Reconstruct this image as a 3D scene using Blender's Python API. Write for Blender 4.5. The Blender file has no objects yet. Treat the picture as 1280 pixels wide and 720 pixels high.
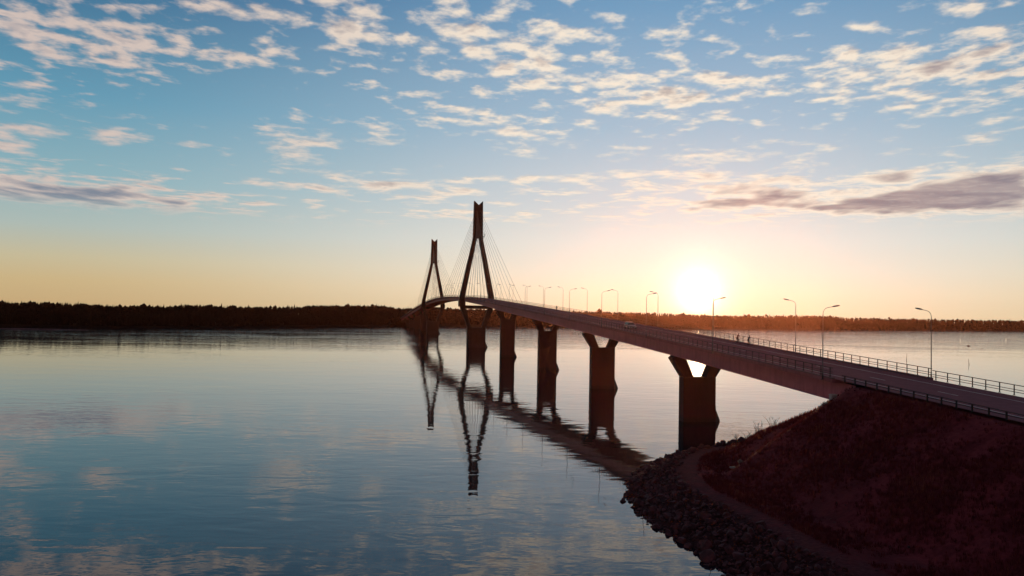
import bpy, bmesh, math, random
from mathutils import Vector, Matrix, noise as mn
random.seed(7)
R = math.radians
sc = bpy.context.scene
COL = sc.collection

# ------------------------------------------------------------------ helpers
def tag(o, label=None, cat=None, group=None, kind=None):
    if label: o['label'] = label
    if cat: o['category'] = cat
    if group: o['group'] = group
    if kind: o['kind'] = kind
    return o

def empty(name, loc, rz=0.0):
    o = bpy.data.objects.new(name, None)
    o.location = loc; o.rotation_euler = (0, 0, rz)
    o.empty_display_size = 0.3
    COL.objects.link(o)
    return o

class MB:
    """collects shapes; build() links them as ONE mesh object"""
    def __init__(s):
        s.v = []; s.f = []
    def add(s, vs, fs):
        b = len(s.v)
        s.v += [tuple(v) for v in vs]
        s.f += [tuple(i + b for i in f) for f in fs]
        return b
    def box(s, c, d, m=None):
        x, y, z = d[0] / 2, d[1] / 2, d[2] / 2
        vs = [Vector((sx * x, sy * y, sz * z)) for sz in (-1, 1) for sy in (-1, 1) for sx in (-1, 1)]
        if m is not None: vs = [m @ v for v in vs]
        vs = [v + Vector(c) for v in vs]
        s.add(vs, [(0, 2, 3, 1), (4, 5, 7, 6), (0, 1, 5, 4), (2, 6, 7, 3), (0, 4, 6, 2), (1, 3, 7, 5)])
    def hexa(s, vs):
        s.add(vs, [(0, 3, 2, 1), (4, 5, 6, 7), (0, 1, 5, 4), (1, 2, 6, 5), (2, 3, 7, 6), (3, 0, 4, 7)])
    def tube(s, pts, rad, n=8, cap=True):
        pts = [Vector(p) for p in pts]
        k = len(pts)
        rr = rad if isinstance(rad, (list, tuple)) else [rad] * k
        rings = []
        up = Vector((0, 0, 1))
        for i, p in enumerate(pts):
            t = (pts[min(i + 1, k - 1)] - pts[max(i - 1, 0)]).normalized()
            a = up.cross(t)
            if a.length < 1e-3: a = Vector((1, 0, 0)).cross(t)
            a.normalize(); b = t.cross(a)
            rings.append([p + (a * math.cos(2 * math.pi * j / n) + b * math.sin(2 * math.pi * j / n)) * rr[i] for j in range(n)])
        base = s.add([v for r in rings for v in r], [])
        for i in range(k - 1):
            for j in range(n):
                s.f.append((base + i * n + j, base + i * n + (j + 1) % n, base + (i + 1) * n + (j + 1) % n, base + (i + 1) * n + j))
        if cap:
            s.f.append(tuple(base + j for j in range(n - 1, -1, -1)))
            s.f.append(tuple(base + (k - 1) * n + j for j in range(n)))
    def loft(s, loops, closed=True, cap=True):
        n = len(loops[0])
        base = s.add([v for l in loops for v in l], [])
        for i in range(len(loops) - 1):
            for j in range(n if closed else n - 1):
                s.f.append((base + i * n + j, base + i * n + (j + 1) % n, base + (i + 1) * n + (j + 1) % n, base + (i + 1) * n + j))
        if cap and closed:
            s.f.append(tuple(base + j for j in range(n - 1, -1, -1)))
            s.f.append(tuple(base + (len(loops) - 1) * n + j for j in range(n)))
    def build(s, name, mat, parent=None, smooth=False, origin=(0, 0, 0), bevel=0, recalc=True):
        """vertices are in world space (or in the parent's space when the parent was built so); origin is subtracted"""
        me = bpy.data.meshes.new(name)
        o3 = Vector(origin)
        me.from_pydata([Vector(v) - o3 for v in s.v], [], s.f)
        if recalc:
            bm = bmesh.new(); bm.from_mesh(me)
            bmesh.ops.recalc_face_normals(bm, faces=bm.faces)
            bm.to_mesh(me); bm.free()
        me.materials.append(mat)
        if smooth:
            me.polygons.foreach_set('use_smooth', [True] * len(me.polygons))
        ob = bpy.data.objects.new(name, me)
        COL.objects.link(ob)
        if parent is not None: ob.parent = parent
        if bevel:
            b = ob.modifiers.new('bevel', 'BEVEL'); b.width = bevel; b.segments = 2; b.limit_method = 'ANGLE'
        return ob

def smooth01(x):
    x = min(1.0, max(0.0, x)); return x * x * (3 - 2 * x)
def lerp(a, b, t): return a + (b - a) * t
def interp(tab, x):
    if x <= tab[0][0]: return tab[0][1]
    for (x0, y0), (x1, y1) in zip(tab, tab[1:]):
        if x <= x1: return y0 + (y1 - y0) * (x - x0) / (x1 - x0)
    return tab[-1][1]
def lin(c):
    return tuple(((v / 255) / 12.92 if v / 255 <= 0.04045 else ((v / 255 + 0.055) / 1.055) ** 2.4) for v in c) + (1.0,)

# ------------------------------------------------------------------ node helper
class NT:
    def __init__(s, tree): s.t = tree; tree.nodes.clear()
    def n(s, typ, **kw):
        nd = s.t.nodes.new(typ)
        for k, v in kw.items(): setattr(nd, k, v)
        return nd
    def link(s, a, b): s.t.links.new(a, b)
    def put(s, sock, val):
        if isinstance(val, bpy.types.NodeSocket): s.link(val, sock)
        else: sock.default_value = val
    def math(s, op, a, b=None, c=None, clamp=False):
        nd = s.n('ShaderNodeMath', operation=op); nd.use_clamp = clamp
        s.put(nd.inputs[0], a)
        if b is not None: s.put(nd.inputs[1], b)
        if c is not None: s.put(nd.inputs[2], c)
        return nd.outputs[0]
    def vmath(s, op, a, b=None, scale=None):
        nd = s.n('ShaderNodeVectorMath', operation=op)
        s.put(nd.inputs[0], a)
        if b is not None: s.put(nd.inputs[1], b)
        if scale is not None: s.put(nd.inputs['Scale'], scale)
        return nd.outputs['Value'] if op in ('DOT_PRODUCT', 'LENGTH') else nd.outputs[0]
    def smooth(s, x, a, b, lo=0.0, hi=1.0):
        nd = s.n('ShaderNodeMapRange', interpolation_type='SMOOTHSTEP')
        s.put(nd.inputs[0], x)
        nd.inputs[1].default_value = a; nd.inputs[2].default_value = b
        nd.inputs[3].default_value = lo; nd.inputs[4].default_value = hi
        return nd.outputs[0]
    def maprange(s, x, a, b, lo=0.0, hi=1.0):
        nd = s.n('ShaderNodeMapRange')
        s.put(nd.inputs[0], x)
        nd.inputs[1].default_value = a; nd.inputs[2].default_value = b
        nd.inputs[3].default_value = lo; nd.inputs[4].default_value = hi
        return nd.outputs[0]
    def mix(s, f, a, b, mode='MIX'):
        nd = s.n('ShaderNodeMix', data_type='RGBA', blend_type=mode)
        s.put(nd.inputs[0], f); s.put(nd.inputs[6], a); s.put(nd.inputs[7], b)
        return nd.outputs[2]
    def ramp(s, x, stops, interp='LINEAR'):
        nd = s.n('ShaderNodeValToRGB'); cr = nd.color_ramp; cr.interpolation = interp
        while len(cr.elements) < len(stops): cr.elements.new(0.5)
        for e, (p, c) in zip(cr.elements, stops): e.position = p; e.color = c
        s.put(nd.inputs[0], x)
        return nd.outputs[0]
    def noise(s, vec, scale, detail=4, rough=0.55, dist=0.0, lac=2.0):
        nd = s.n('ShaderNodeTexNoise')
        if vec is not None: s.put(nd.inputs['Vector'], vec)
        nd.inputs['Scale'].default_value = scale; nd.inputs['Detail'].default_value = detail
        nd.inputs['Roughness'].default_value = rough; nd.inputs['Distortion'].default_value = dist
        nd.inputs['Lacunarity'].default_value = lac
        return nd.outputs[0]

def new_mat(name):
    m = bpy.data.materials.new(name); m.use_nodes = True
    return m, NT(m.node_tree)

def surface(name, c0, c1, scale=1.0, rough=0.8, bump=0.0, metallic=0.0, stain=0.0, coord='Object', detail=5, spec=0.4, joints=False):
    """two-tone mottled surface with fine bump and larger weathering"""
    m, t = new_mat(name)
    tc = t.n('ShaderNodeTexCoord').outputs[coord]
    a = t.noise(tc, scale, detail, 0.6)
    b = t.noise(tc, scale * 0.13, 3, 0.6)
    f = t.smooth(t.math('ADD', t.math('MULTIPLY', a, 0.6), t.math('MULTIPLY', b, 0.4)), 0.38, 0.62)
    col = t.mix(f, c0 + (1,), c1 + (1,))
    if stain:
        mp = t.n('ShaderNodeMapping'); t.link(tc, mp.inputs[0]); mp.inputs['Scale'].default_value = (1.2, 1.2, 0.12)
        s_ = t.smooth(t.noise(mp.outputs[0], 1.3, 5, 0.65), 0.45, 0.7)
        col = t.mix(t.math('MULTIPLY', s_, stain), col, (c0[0] * 0.4, c0[1] * 0.38, c0[2] * 0.36, 1))
    if joints:
        sz = t.n('ShaderNodeSeparateXYZ'); t.link(tc, sz.inputs[0]); zz = sz.outputs[2]
        fr = t.math('FRACT', t.math('DIVIDE', zz, 2.4))
        col = t.mix(t.smooth(fr, 0.0, 0.03, 0.55, 0.0), col, (0.008, 0.005, 0.005, 1))
        lift = t.noise(t.math('FLOOR', t.math('DIVIDE', zz, 2.4)), 3.7, 0, 0.5)
        col = t.mix(0.35, col, t.mix(lift, (0.01, 0.006, 0.006, 1), (c1[0] * 1.7, c1[1] * 1.7, c1[2] * 1.7, 1)))
        col = t.mix(t.smooth(t.math('ADD', zz, t.math('MULTIPLY', a, 0.8)), 0.9, 1.6, 0.75, 0.0), col, (0.008, 0.006, 0.006, 1))
    p = t.n('ShaderNodeBsdfPrincipled')
    t.link(col, p.inputs['Base Color'])
    t.put(p.inputs['Roughness'], t.maprange(a, 0, 1, rough - 0.1, min(1, rough + 0.1)))
    p.inputs['Metallic'].default_value = metallic
    p.inputs['Specular IOR Level'].default_value = spec
    if bump:
        bn = t.n('ShaderNodeBump'); bn.inputs['Strength'].default_value = 0.6; bn.inputs['Distance'].default_value = bump
        t.link(a, bn.inputs['Height']); t.link(bn.outputs[0], p.inputs['Normal'])
    o = t.n('ShaderNodeOutputMaterial'); t.link(p.outputs[0], o.inputs[0])
    return m

M = {}
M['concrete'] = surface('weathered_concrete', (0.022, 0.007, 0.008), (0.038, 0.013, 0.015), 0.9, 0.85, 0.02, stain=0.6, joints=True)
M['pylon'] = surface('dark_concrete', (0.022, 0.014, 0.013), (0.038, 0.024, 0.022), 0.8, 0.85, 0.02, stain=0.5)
M['girder'] = surface('flare_tinted_girder', (0.44, 0.095, 0.140), (0.54, 0.130, 0.180), 0.5, 0.6, 0.004, stain=0.35)  # red of the lens flare is put into the paint colour
M['deck'] = surface('deck_concrete', (0.32, 0.090, 0.115), (0.40, 0.125, 0.15), 0.7, 0.8, 0.01, stain=0.4)  # base colour carries the same flare red as the girder
M['steel'] = surface('galvanised_steel', (0.10, 0.07, 0.07), (0.15, 0.11, 0.11), 3.0, 0.5, 0.0, metallic=0.3)
M['rail'] = surface('weathered_rail_steel', (0.018, 0.009, 0.009), (0.032, 0.015, 0.015), 3.0, 0.8, 0.0, metallic=0.0)
M['cable'] = surface('cable_sheath', (0.05, 0.045, 0.045), (0.07, 0.06, 0.06), 1.0, 0.6)
M['asphalt'] = surface('asphalt', (0.150, 0.034, 0.052), (0.205, 0.054, 0.074), 6.0, 0.9, 0.01, spec=0.2)  # mauve cast imitates the red flare veil over the road
M['kerb'] = surface('kerb_granite', (0.18, 0.085, 0.095), (0.24, 0.12, 0.13), 4.0, 0.85, 0.01)
M['paint'] = surface('road_paint', (0.45, 0.40, 0.40), (0.6, 0.55, 0.55), 5.0, 0.8)
M['rock'] = surface('riprap_stone', (0.044, 0.010, 0.014), (0.12, 0.030, 0.038), 1.6, 0.9, 0.04)  # maroon in the stone colour stands in for flare light
M['palerock'] = surface('pale_stone', (0.13, 0.085, 0.085), (0.19, 0.13, 0.13), 2.5, 0.9, 0.03)
M['lampmetal'] = surface('lamp_metal', (0.07, 0.06, 0.06), (0.10, 0.08, 0.08), 3.0, 0.5, metallic=0.5)
M['cabinet'] = surface('cabinet_paint', (0.42, 0.34, 0.34), (0.5, 0.42, 0.42), 2.0, 0.6, stain=0.3)
M['darkmetal'] = surface('dark_metal', (0.03, 0.03, 0.032), (0.05, 0.05, 0.05), 3.0, 0.5)
M['wood'] = surface('spar_wood', (0.06, 0.045, 0.04), (0.10, 0.07, 0.06), 4.0, 0.8)
M['skin'] = surface('skin', (0.30, 0.17, 0.12), (0.36, 0.2, 0.15), 20.0, 0.6)
M['cloth_dark'] = surface('dark_cloth', (0.02, 0.018, 0.02), (0.035, 0.03, 0.03), 12.0, 0.9)
M['cloth_red'] = surface('red_cloth', (0.10, 0.025, 0.02), (0.14, 0.035, 0.03), 12.0, 0.9)
M['rubber'] = surface('tyre_rubber', (0.015, 0.015, 0.015), (0.025, 0.025, 0.025), 10.0, 0.9)
M['carpaint'] = surface('silver_car_paint', (0.30, 0.22, 0.22), (0.34, 0.25, 0.25), 1.0, 0.3, metallic=0.4)
M['twig'] = surface('dry_twig', (0.06, 0.035, 0.025), (0.09, 0.05, 0.035), 6.0, 0.9)

def glassy(name, c, rough=0.05):
    m, t = new_mat(name)
    p = t.n('ShaderNodeBsdfPrincipled'); p.inputs['Base Color'].default_value = c + (1,)
    p.inputs['Roughness'].default_value = rough; p.inputs['IOR'].default_value = 1.5
    o = t.n('ShaderNodeOutputMaterial'); t.link(p.outputs[0], o.inputs[0])
    return m
M['glass'] = glassy('car_glass', (0.02, 0.022, 0.025))
M['lens'] = glassy('lamp_lens', (0.5, 0.48, 0.45), 0.2)

# ------------------------------------------------------------------ camera
F = 1010.0; HZ = 391.0; CH = 19.8; ROLL = R(1.0)
cam = bpy.data.cameras.new('camera')
cam.sensor_width = 36; cam.lens = F / 1280 * 36
cam.clip_end = 30000; cam.clip_start = 0.5
co = bpy.data.objects.new('camera', cam); COL.objects.link(co)
PITCH = math.atan((HZ - 360) / F)
co.location = (0, 0, CH)
co.rotation_euler = (Matrix.Rotation(math.pi / 2 + PITCH, 3, 'X') @ Matrix.Rotation(ROLL, 3, 'Z')).to_euler()
def unroll(px, py):
    dx, dy = px - 640, py - 360
    return 640 + dx * math.cos(ROLL) + dy * math.sin(ROLL), 360 - dx * math.sin(ROLL) + dy * math.cos(ROLL)
sc.camera = co

# ------------------------------------------------------------------ road line
def slope(y): return -(0.166 + 0.0315 * smooth01((y - 165) / 290))
CX = {}
_y, _x = 455, -19.8
for k in range(455, 1500):
    CX[k] = _x; _x += slope(k + 0.5)
_x = -19.8
for k in range(455, -400, -1):
    CX[k] = _x; _x -= slope(k - 0.5)
def cx(y):
    k = math.floor(y); k = max(-398, min(1497, k)); return CX[k] + (CX[k + 1] - CX[k]) * (y - k) + 0.4 * smooth01((320 - y) / 170)
def zr(y):
    if y > 577: return zr(1154 - y) - 0.010 * max(0, y - 800)
    if y > 440: return 15.2 + 0.041 * 287 + 0.041 * (y - 440) - 0.041 * (y - 440) ** 2 / (2 * 137)
    if y > 153: return 15.2 + 0.041 * (y - 153)
    if y > 40: return 15.2 - 0.046 * (153 - y)
    return 10.0 + (y - 40) * 0.046 * math.exp((y - 40) / 160)
def frame(y):
    u = Vector((slope(y), 1, 0)).normalized()
    return Vector((cx(y), y, zr(y))), u, Vector((u.y, -u.x, 0))
def at(y, n, dz=0.0):
    c, u, r = frame(y)
    p = c + r * n; p.z = c.z + dz
    return p
def ang(y): return -math.atan2(-slope(y), 1) * -1
def ysteps(y0, y1, step):
    k = max(1, int(round((y1 - y0) / step)))
    return [y0 + (y1 - y0) * i / k for i in range(k + 1)]
def sweep(mb, prof, y0, y1, step=8.0):
    """prof: closed list of (n, dz) pairs swept along the road line"""
    mb.loft([[at(y, n, dz) for n, dz in prof] for y in ysteps(y0, y1, step)])
def rect(n0, n1, z0, z1): return [(n0, z0), (n1, z0), (n1, z1), (n0, z1)]

Y_AB = 97.0; Y_P1 = 455.0; Y_P2 = 699.0; Y_FAR = 1056.0
HW = 6.7
PIERS = [153.0, 217.0, 284.0, 362.0]
FARPIERS = [790.0, 868.0, 935.0, 1000.0]

# ------------------------------------------------------------------ bridge
broot = empty('cable_stayed_bridge', (cx(Y_P1), Y_P1, 0))
tag(broot, 'long cable-stayed road bridge on concrete piers with two dark pylons crossing the water', 'bridge')
BO = tuple(broot.location)

mb = MB()
sweep(mb, [(-HW, -0.42), (-4.2, -0.55), (4.2, -0.55), (HW, -0.42), (HW, -0.004), (-HW, -0.004)], Y_AB, Y_FAR, 6)
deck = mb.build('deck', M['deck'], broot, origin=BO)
for sd in (-1, 1):
    mb = MB(); a, b = sorted((sd * HW + sd * 0.003, sd * (HW - 0.45)))
    sweep(mb, rect(a, b, -0.001, 0.2), Y_AB, Y_FAR, 6)
    mb.build('kerb', M['kerb'], deck, origin=BO)
    # plate girder under each side: web, flanges, stiffeners
    mb = MB(); w = sd * 5.0
    def gd(y): return 2.75 if y < 340 or y > 814 else lerp(2.75, 2.1, smooth01(min(y - 340, 814 - y) / 60))
    ys = ysteps(Y_AB - 2.2, Y_FAR + 2.0, 6)
    mb.loft([[at(y, w - 0.05, -gd(y)), at(y, w + 0.05, -gd(y)), at(y, w + 0.05, -0.5), at(y, w - 0.05, -0.5)] for y in ys])
    mb.loft([[at(y, w - 0.4, -gd(y) - 0.06), at(y, w + 0.4, -gd(y) - 0.06), at(y, w + 0.4, -gd(y)), at(y, w - 0.4, -gd(y))] for y in ys])
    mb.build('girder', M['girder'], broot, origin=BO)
mb = MB()
for y in ysteps(Y_AB + 3, Y_FAR - 3, 6.5):
    c, u, r = frame(y)
    mb.box(c + Vector((0, 0, -1.25)), (9.8, 0.25, 0.9), Matrix.Rotation(math.atan2(u.y, u.x) - math.pi / 2, 3, 'Z'))
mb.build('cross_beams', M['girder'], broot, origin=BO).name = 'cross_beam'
for y0 in (Y_AB - 0.6, Y_FAR + 0.3):
    mb = MB(); c, u, r = frame(y0)
    mb.box(Vector((c.x, c.y, c.z - 2.9)), (9.8, 1.4, 4.9), Matrix.Rotation(math.atan2(u.y, u.x) - math.pi / 2, 3, 'Z'))
    mb.build('abutment', M['concrete'], broot, origin=BO, bevel=0.05)

def pier(y):
    c, u, r = frame(y)
    top = c.z - 2.86
    base = Vector((c.x, c.y, 0))
    def P(n, l, z): return base + r * n + u * l + Vector((0, 0, z))
    hw = 3.2; hd = 1.25
    sh = top - 4.0                         # top of the shaft
    mb = MB()
    mb.hexa([P(-hw, -hd, -4), P(hw, -hd, -4), P(hw, hd, -4), P(-hw, hd, -4),
             P(-hw, -hd, sh), P(hw, -hd, sh), P(hw, hd, sh), P(-hw, hd, sh)])
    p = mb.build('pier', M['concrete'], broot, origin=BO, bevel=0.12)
    for s in (-1, 1):                      # the splayed arms
        a = MB(); o0, o1 = s * hw, s * (hw - 2.0); t0, t1 = s * 5.55, s * 3.0
        q = [P(o0, -hd, sh - 0.002), P(o1, -hd, sh - 0.002), P(o1, hd, sh - 0.002), P(o0, hd, sh - 0.002),
             P(t0, -hd, top - 0.75), P(t1, -hd, top), P(t1, hd, top), P(t0, hd, top - 0.75)]
        # outer corner is cut: six-sided arm
        lo = [[P(o0, l, sh), P(o1, l, sh), P(t1, l, top), P(s * 4.9, l, top), P(s * 5.45, l, top - 0.5)] for l in (-hd, hd)]
        a.loft(lo)
        a.build('arm', M['concrete'], p, origin=BO, bevel=0.08)
    ns = MB()                              # ice-breaking nose on the seaward side
    ns.loft([[P(hw + 0.001, -hd, z), P(hw + e, -hd * 0.35, z), P(hw + e, hd * 0.35, z), P(hw + 0.001, hd, z)]
             for z, e in ((-3.2, 0.1), (0.0, 1.15), (0.25, 1.15), (3.0, 0.05))])
    ns.build('ice_cutter', M['concrete'], p, origin=BO)
for y in PIERS + FARPIERS: pier(y)

def pylon(y):
    c, u, r = frame(y)
    base = Vector((c.x, c.y, 0))
    def P(n, l, z): return base + r * n + u * l + Vector((0, 0, z))
    zt = 82.5
    b = MB()                               # solid foot
    b.hexa([P(-5.1, -2.4, -4), P(5.1, -2.4, -4), P(5.1, 2.4, -4), P(-5.1, 2.4, -4),
            P(-5.1, -2.3, 11.4), P(5.1, -2.3, 11.4), P(5.1, 2.3, 11.4), P(-5.1, 2.3, 11.4)])
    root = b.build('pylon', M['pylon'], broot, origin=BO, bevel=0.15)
    ns = MB()
    ns.loft([[P(5.1, -2.0, z), P(5.1 + e, -0.8, z), P(5.1 + e, 0.8, z), P(5.1, 2.0, z)] for z, e in ((-3.4, 0.1), (0.0, 1.5), (0.3, 1.5), (3.6, 0.05))])
    ns.build('ice_cutter', M['pylon'], root, origin=BO)
    for s in (-1, 1):
        l = MB()
        # (z, centre offset, half width, half depth)
        st = [(11.4, 4.05, 1.02, 1.8), (21.8, 7.75, 1.35, 1.95), (25.6, 8.45, 1.5, 2.0), (29.0, 8.15, 1.42, 2.0), (46.0, 4.75, 1.22, 1.75), (61.4, 1.68, 1.06, 1.6)]
        l.loft([[P(s * (o - w), -d, z), P(s * (o + w), -d, z), P(s * (o + w), d, z), P(s * (o - w), d, z)] for z, o, w, d in st])
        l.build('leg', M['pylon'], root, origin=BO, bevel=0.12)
        k = MB()                           # bearing block outside the deck
        k.box(P(s * 8.35, 0, 24.3), (3.6, 4.6, 3.0), Matrix.Rotation(math.atan2(u.y, u.x) - math.pi / 2, 3, 'Z'))
        k.build('bearing_block', M['pylon'], root, origin=BO, bevel=0.1)
    cb = MB()
    cb.box(P(0, 0, 22.6), (13.6, 3.0, 1.9), Matrix.Rotation(math.atan2(u.y, u.x) - math.pi / 2, 3, 'Z'))
    cb.build('cross_beam', M['pylon'], root, origin=BO, bevel=0.08)
    m_ = MB()                              # mast with the V notch
    out = [(-2.72, 61.4), (2.72, 61.4), (2.42, zt), (0, zt - 2.35), (-2.42, zt)]
    m_.loft([[P(n, -1.62, z) for n, z in out], [P(n, 1.62, z) for n, z in out]])
    pk = m_                                # cable pockets on both faces, in the mast's own mesh
    for row in range(9):
        for s in (-1, 1):
            for l in (-1, 1):
                pk.box(P(s * 1.05, l * 1.69, 64.2 + row * 1.75), (0.5, 0.14, 0.75), Matrix.Rotation(math.atan2(u.y, u.x) - math.pi / 2, 3, 'Z'))
    m_.build('mast', M['pylon'], root, origin=BO)
    pf = MB()                              # small service platform
    pf.box(P(3.2, -0.4, 62.6), (1.15, 1.2, 0.25), Matrix.Rotation(math.atan2(u.y, u.x) - math.pi / 2, 3, 'Z'))
    pf.tube([P(3.6, -0.4, 62.6), P(4.0, -0.4, 64.4)], 0.16, 6)
    pf.tube([P(2.6, -0.4, 60.6), P(3.6, -0.4, 62.5)], 0.12, 6)
    pf.build('service_platform', M['steel'], root, origin=BO)
    # stay cables: two planes, both directions
    for s in (-1, 1):
        for dr in (-1, 1):
            for k in range(8):
                outer = (dr < 0) == (y < 577)           # side span
                dist = (14 + 11.2 * k) if outer else (16 + 13.6 * k)
                yd = y + dr * dist
                a = P(s * 1.05, dr * 1.66, 64.6 + 1.75 * k)
                b2 = at(yd, s * (HW + 0.22), -0.1)
                cb = MB(); cb.tube([a, (a + b2) / 2 + Vector((0, 0, -dist * 0.004)), b2], 0.066, 6)
                cb.build('stay_cable', M['cable'], broot, origin=BO, smooth=True)
pylon(Y_P1); pylon(Y_P2)

# ---- railings
def post_mesh(h, w=0.07):
    mb = MB(); mb.box((0, 0, h / 2), (w, w * 1.4, h)); mb.box((0, 0, 0.02), (0.2, 0.2, 0.04))
    me = bpy.data.meshes.new('post'); me.from_pydata(mb.v, [], mb.f); me.materials.append(M['rail'])
    return me
POST = post_mesh(1.12); POST_LOW = post_mesh(0.76, 0.10)
def tube_rail(mb, n, dz, r, y0, y1, step=8):
    mb.tube([at(y, n, dz) for y in ysteps(y0, y1, step)], r, 6)
def railing_on(parent, origin, n, y0, y1, base_z, high, limit=100):
    mb = MB(); sgn = -1 if n > 0 else 1
    if high:
        tube_rail(mb, n, base_z + 1.10, 0.045, y0, y1); tube_rail(mb, n, base_z + 0.62, 0.035, y0, y1); tube_rail(mb, n, base_z + 0.36, 0.035, y0, y1)
    else:
        tube_rail(mb, n, base_z + 0.74, 0.04, y0, y1); tube_rail(mb, n, base_z + 0.44, 0.035, y0, y1)
    rl = mb.build('railing', M['rail'], parent, origin=origin)
    ys = ysteps(y0 + 0.6, y1 - 0.6, 2.0)
    me = POST if high else POST_LOW
    first = None
    for y in ys[:limit]:
        if first is None:
            o = bpy.data.objects.new('post', me); first = o
        else: o = first.copy()
        COL.objects.link(o); o.parent = rl
        p = at(y, n, base_z) - Vector(origin)
        o.location = p; o.rotation_euler = (0, 0, math.atan2(frame(y)[1].y, frame(y)[1].x) - math.pi / 2)
    if len(ys) > limit:
        mb = MB()
        for y in ys[limit:]:
            mb.box(at(y, n, base_z + 0.56), (0.08, 0.1, 1.12))
        tag(mb.build('post', M['rail'], rl, origin=origin), kind='stuff')
    return rl
for n in (-HW + 0.2, HW - 0.2):
    railing_on(broot, BO, n, Y_AB, Y_FAR, 0.2, True)

# ---- approach road railings: things of their own
Y_BACK = 30.0
g0 = at(Y_AB - 30, HW - 0.2); g0o = empty('guard_railing', (g0.x, g0.y, g0.z))
tag(g0o, 'tall three-bar metal railing along the water side of the approach road at right', 'railing')
railing_on(g0o, tuple(g0), HW - 0.2, Y_BACK, Y_AB - 0.1, 0.0, True)
g1 = at(Y_AB - 30, -HW + 0.1); g1o = empty('guard_railing', (g1.x, g1.y, g1.z))
tag(g1o, 'low steel guard rail on short posts above the dark grassy bank', 'railing')
railing_on(g1o, tuple(g1), -HW + 0.1, Y_BACK, Y_AB - 2.0, -0.05, False)

# ------------------------------------------------------------------ road
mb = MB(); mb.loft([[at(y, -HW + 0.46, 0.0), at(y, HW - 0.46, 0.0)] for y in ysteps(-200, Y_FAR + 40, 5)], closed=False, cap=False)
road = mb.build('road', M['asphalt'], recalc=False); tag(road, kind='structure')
mb = MB()
for n in (-4.2, 3.4):
    mb.loft([[at(y, n - 0.08, 0.005), at(y, n + 0.08, 0.005)] for y in ysteps(0, 900, 5)], closed=False, cap=False)
for y in range(0, 600, 12):
    mb.loft([[at(q, -0.47, 0.005), at(q, -0.33, 0.005)] for q in (y, y + 1.5, y + 3)], closed=False, cap=False)
tag(mb.build('road_markings', M['paint'], recalc=False), kind='structure')

# ------------------------------------------------------------------ embankment terrain
SHORE = [(30, -60), (28, -20), (25, 15), (22.5, 35), (19.5, 52), (17.3, 64), (15.8, 73), (13.4, 83), (13.4, 91), (14.6, 99), (17.5, 108), (22, 115), (27.5, 119.5), (34, 121), (43, 119.5),
         (52, 115), (60, 108), (67, 98), (74, 84), (82, 66), (92, 40), (104, 0), (118, -60)]
SHORE = [(x, y * 0.97 if y > 60 else y) for x, y in SHORE]
def sdist(x, y):
    best = 1e9; inside = False
    n = len(SHORE)
    for i in range(n):
        x0, y0 = SHORE[i]; x1, y1 = SHORE[(i + 1) % n]
        if (y0 > y) != (y1 > y) and x < (x1 - x0) * (y - y0) / (y1 - y0) + x0: inside = not inside
        if i == n - 1: continue
        dx, dy = x1 - x0, y1 - y0
        t = max(0, min(1, ((x - x0) * dx + (y - y0) * dy) / (dx * dx + dy * dy)))
        d = math.hypot(x - x0 - t * dx, y - y0 - t * dy)
        if d < best: best = d
    return best if inside else -best
P_IN, P_OUT = 4.9, 7.6
def wob(x, y): return 1.3 * mn.noise(Vector((x * 0.11, y * 0.11, 3.3))) + 0.5 * mn.noise(Vector((x * 0.33, y * 0.33, 7.1)))
def prof_h(d):
    if d < 0: return max(-3.0, d * 0.45)
    if d < P_IN: return 2.15 * (d / P_IN) ** 0.85
    if d < P_OUT: return 2.15 + 0.2 * (d - P_IN) / (P_OUT - P_IN)
    return 2.35 + 0.56 * (d - P_OUT)
def road_n(x, y):
    c, u, r = frame(y)
    d = Vector((x - c.x, 0, 0)); n = d.dot(r)
    yy = y + d.dot(u)
    c, u, r = frame(yy)
    return (Vector((x, y, 0)) - Vector((c.x, c.y, 0))).dot(r), yy
def terrain(x, y):
    d0 = sdist(x, y)
    d = d0 + wob(x, y) * (0.55 if d0 < 12 else 0.8)
    h = prof_h(d)
    n, yy = road_n(x, y)
    if h > 1.5:
        cap = zr(yy) - 0.10
        if yy > Y_AB - 0.4: cap = min(cap, zr(Y_AB) - 3.0 + 0.0)
        shoulder = max(0, abs(n) - HW + 0.1)
        capn = cap - 0.2 * min(shoulder, 1.2) - 0.02 * shoulder
        if yy < Y_AB - 0.4 and abs(n) < HW + 14:
            # fill so the carriageway is always carried
            fill = cap - 0.1 - max(0, shoulder - 1.0) * 0.62 if shoulder > 1.0 else capn
            h = max(h, fill)
        h = min(h, capn)
        b0 = lerp(zr(min(yy, Y_AB)) - 0.3, 9.5, smooth01((yy - (Y_AB - 5)) / 5))
        side = max(0, abs(n) - HW - 0.4) * 0.64; fr = max(0, yy - Y_AB) * 0.43
        h = max(min(h, b0 - math.hypot(side, fr)), min(h, prof_h(min(d, P_OUT))))
    tx = 0.0
    if d0 > P_OUT + 0.5 and h < zr(yy) - 0.5:
        tx = 0.22 * mn.noise(Vector((x * 0.45, y * 0.45, 1))) + 0.12 * mn.noise(Vector((x * 1.4, y * 1.4, 5)))
    elif d0 < P_IN:
        tx = 0.18 * mn.noise(Vector((x * 1.1, y * 1.1, 9)))
    return h + tx, d
ST = 0.75
xs = [4 + ST * i for i in range(int(118 / ST))]; ysg = [-58 + ST * j for j in range(int(186 / ST))]
tv = []; dz_ = []
for y in ysg:
    for x in xs:
        h, d = terrain(x, y); tv.append((x, y, h)); dz_.append(d)
W = len(xs)
tf = []
for j in range(len(ysg) - 1):
    for i in range(W - 1):
        a = j * W + i
        if max(tv[a][2], tv[a + 1][2], tv[a + W][2], tv[a + W + 1][2]) > -1.6:
            tf.append((a, a + 1, a + W + 1, a + W))
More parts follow.
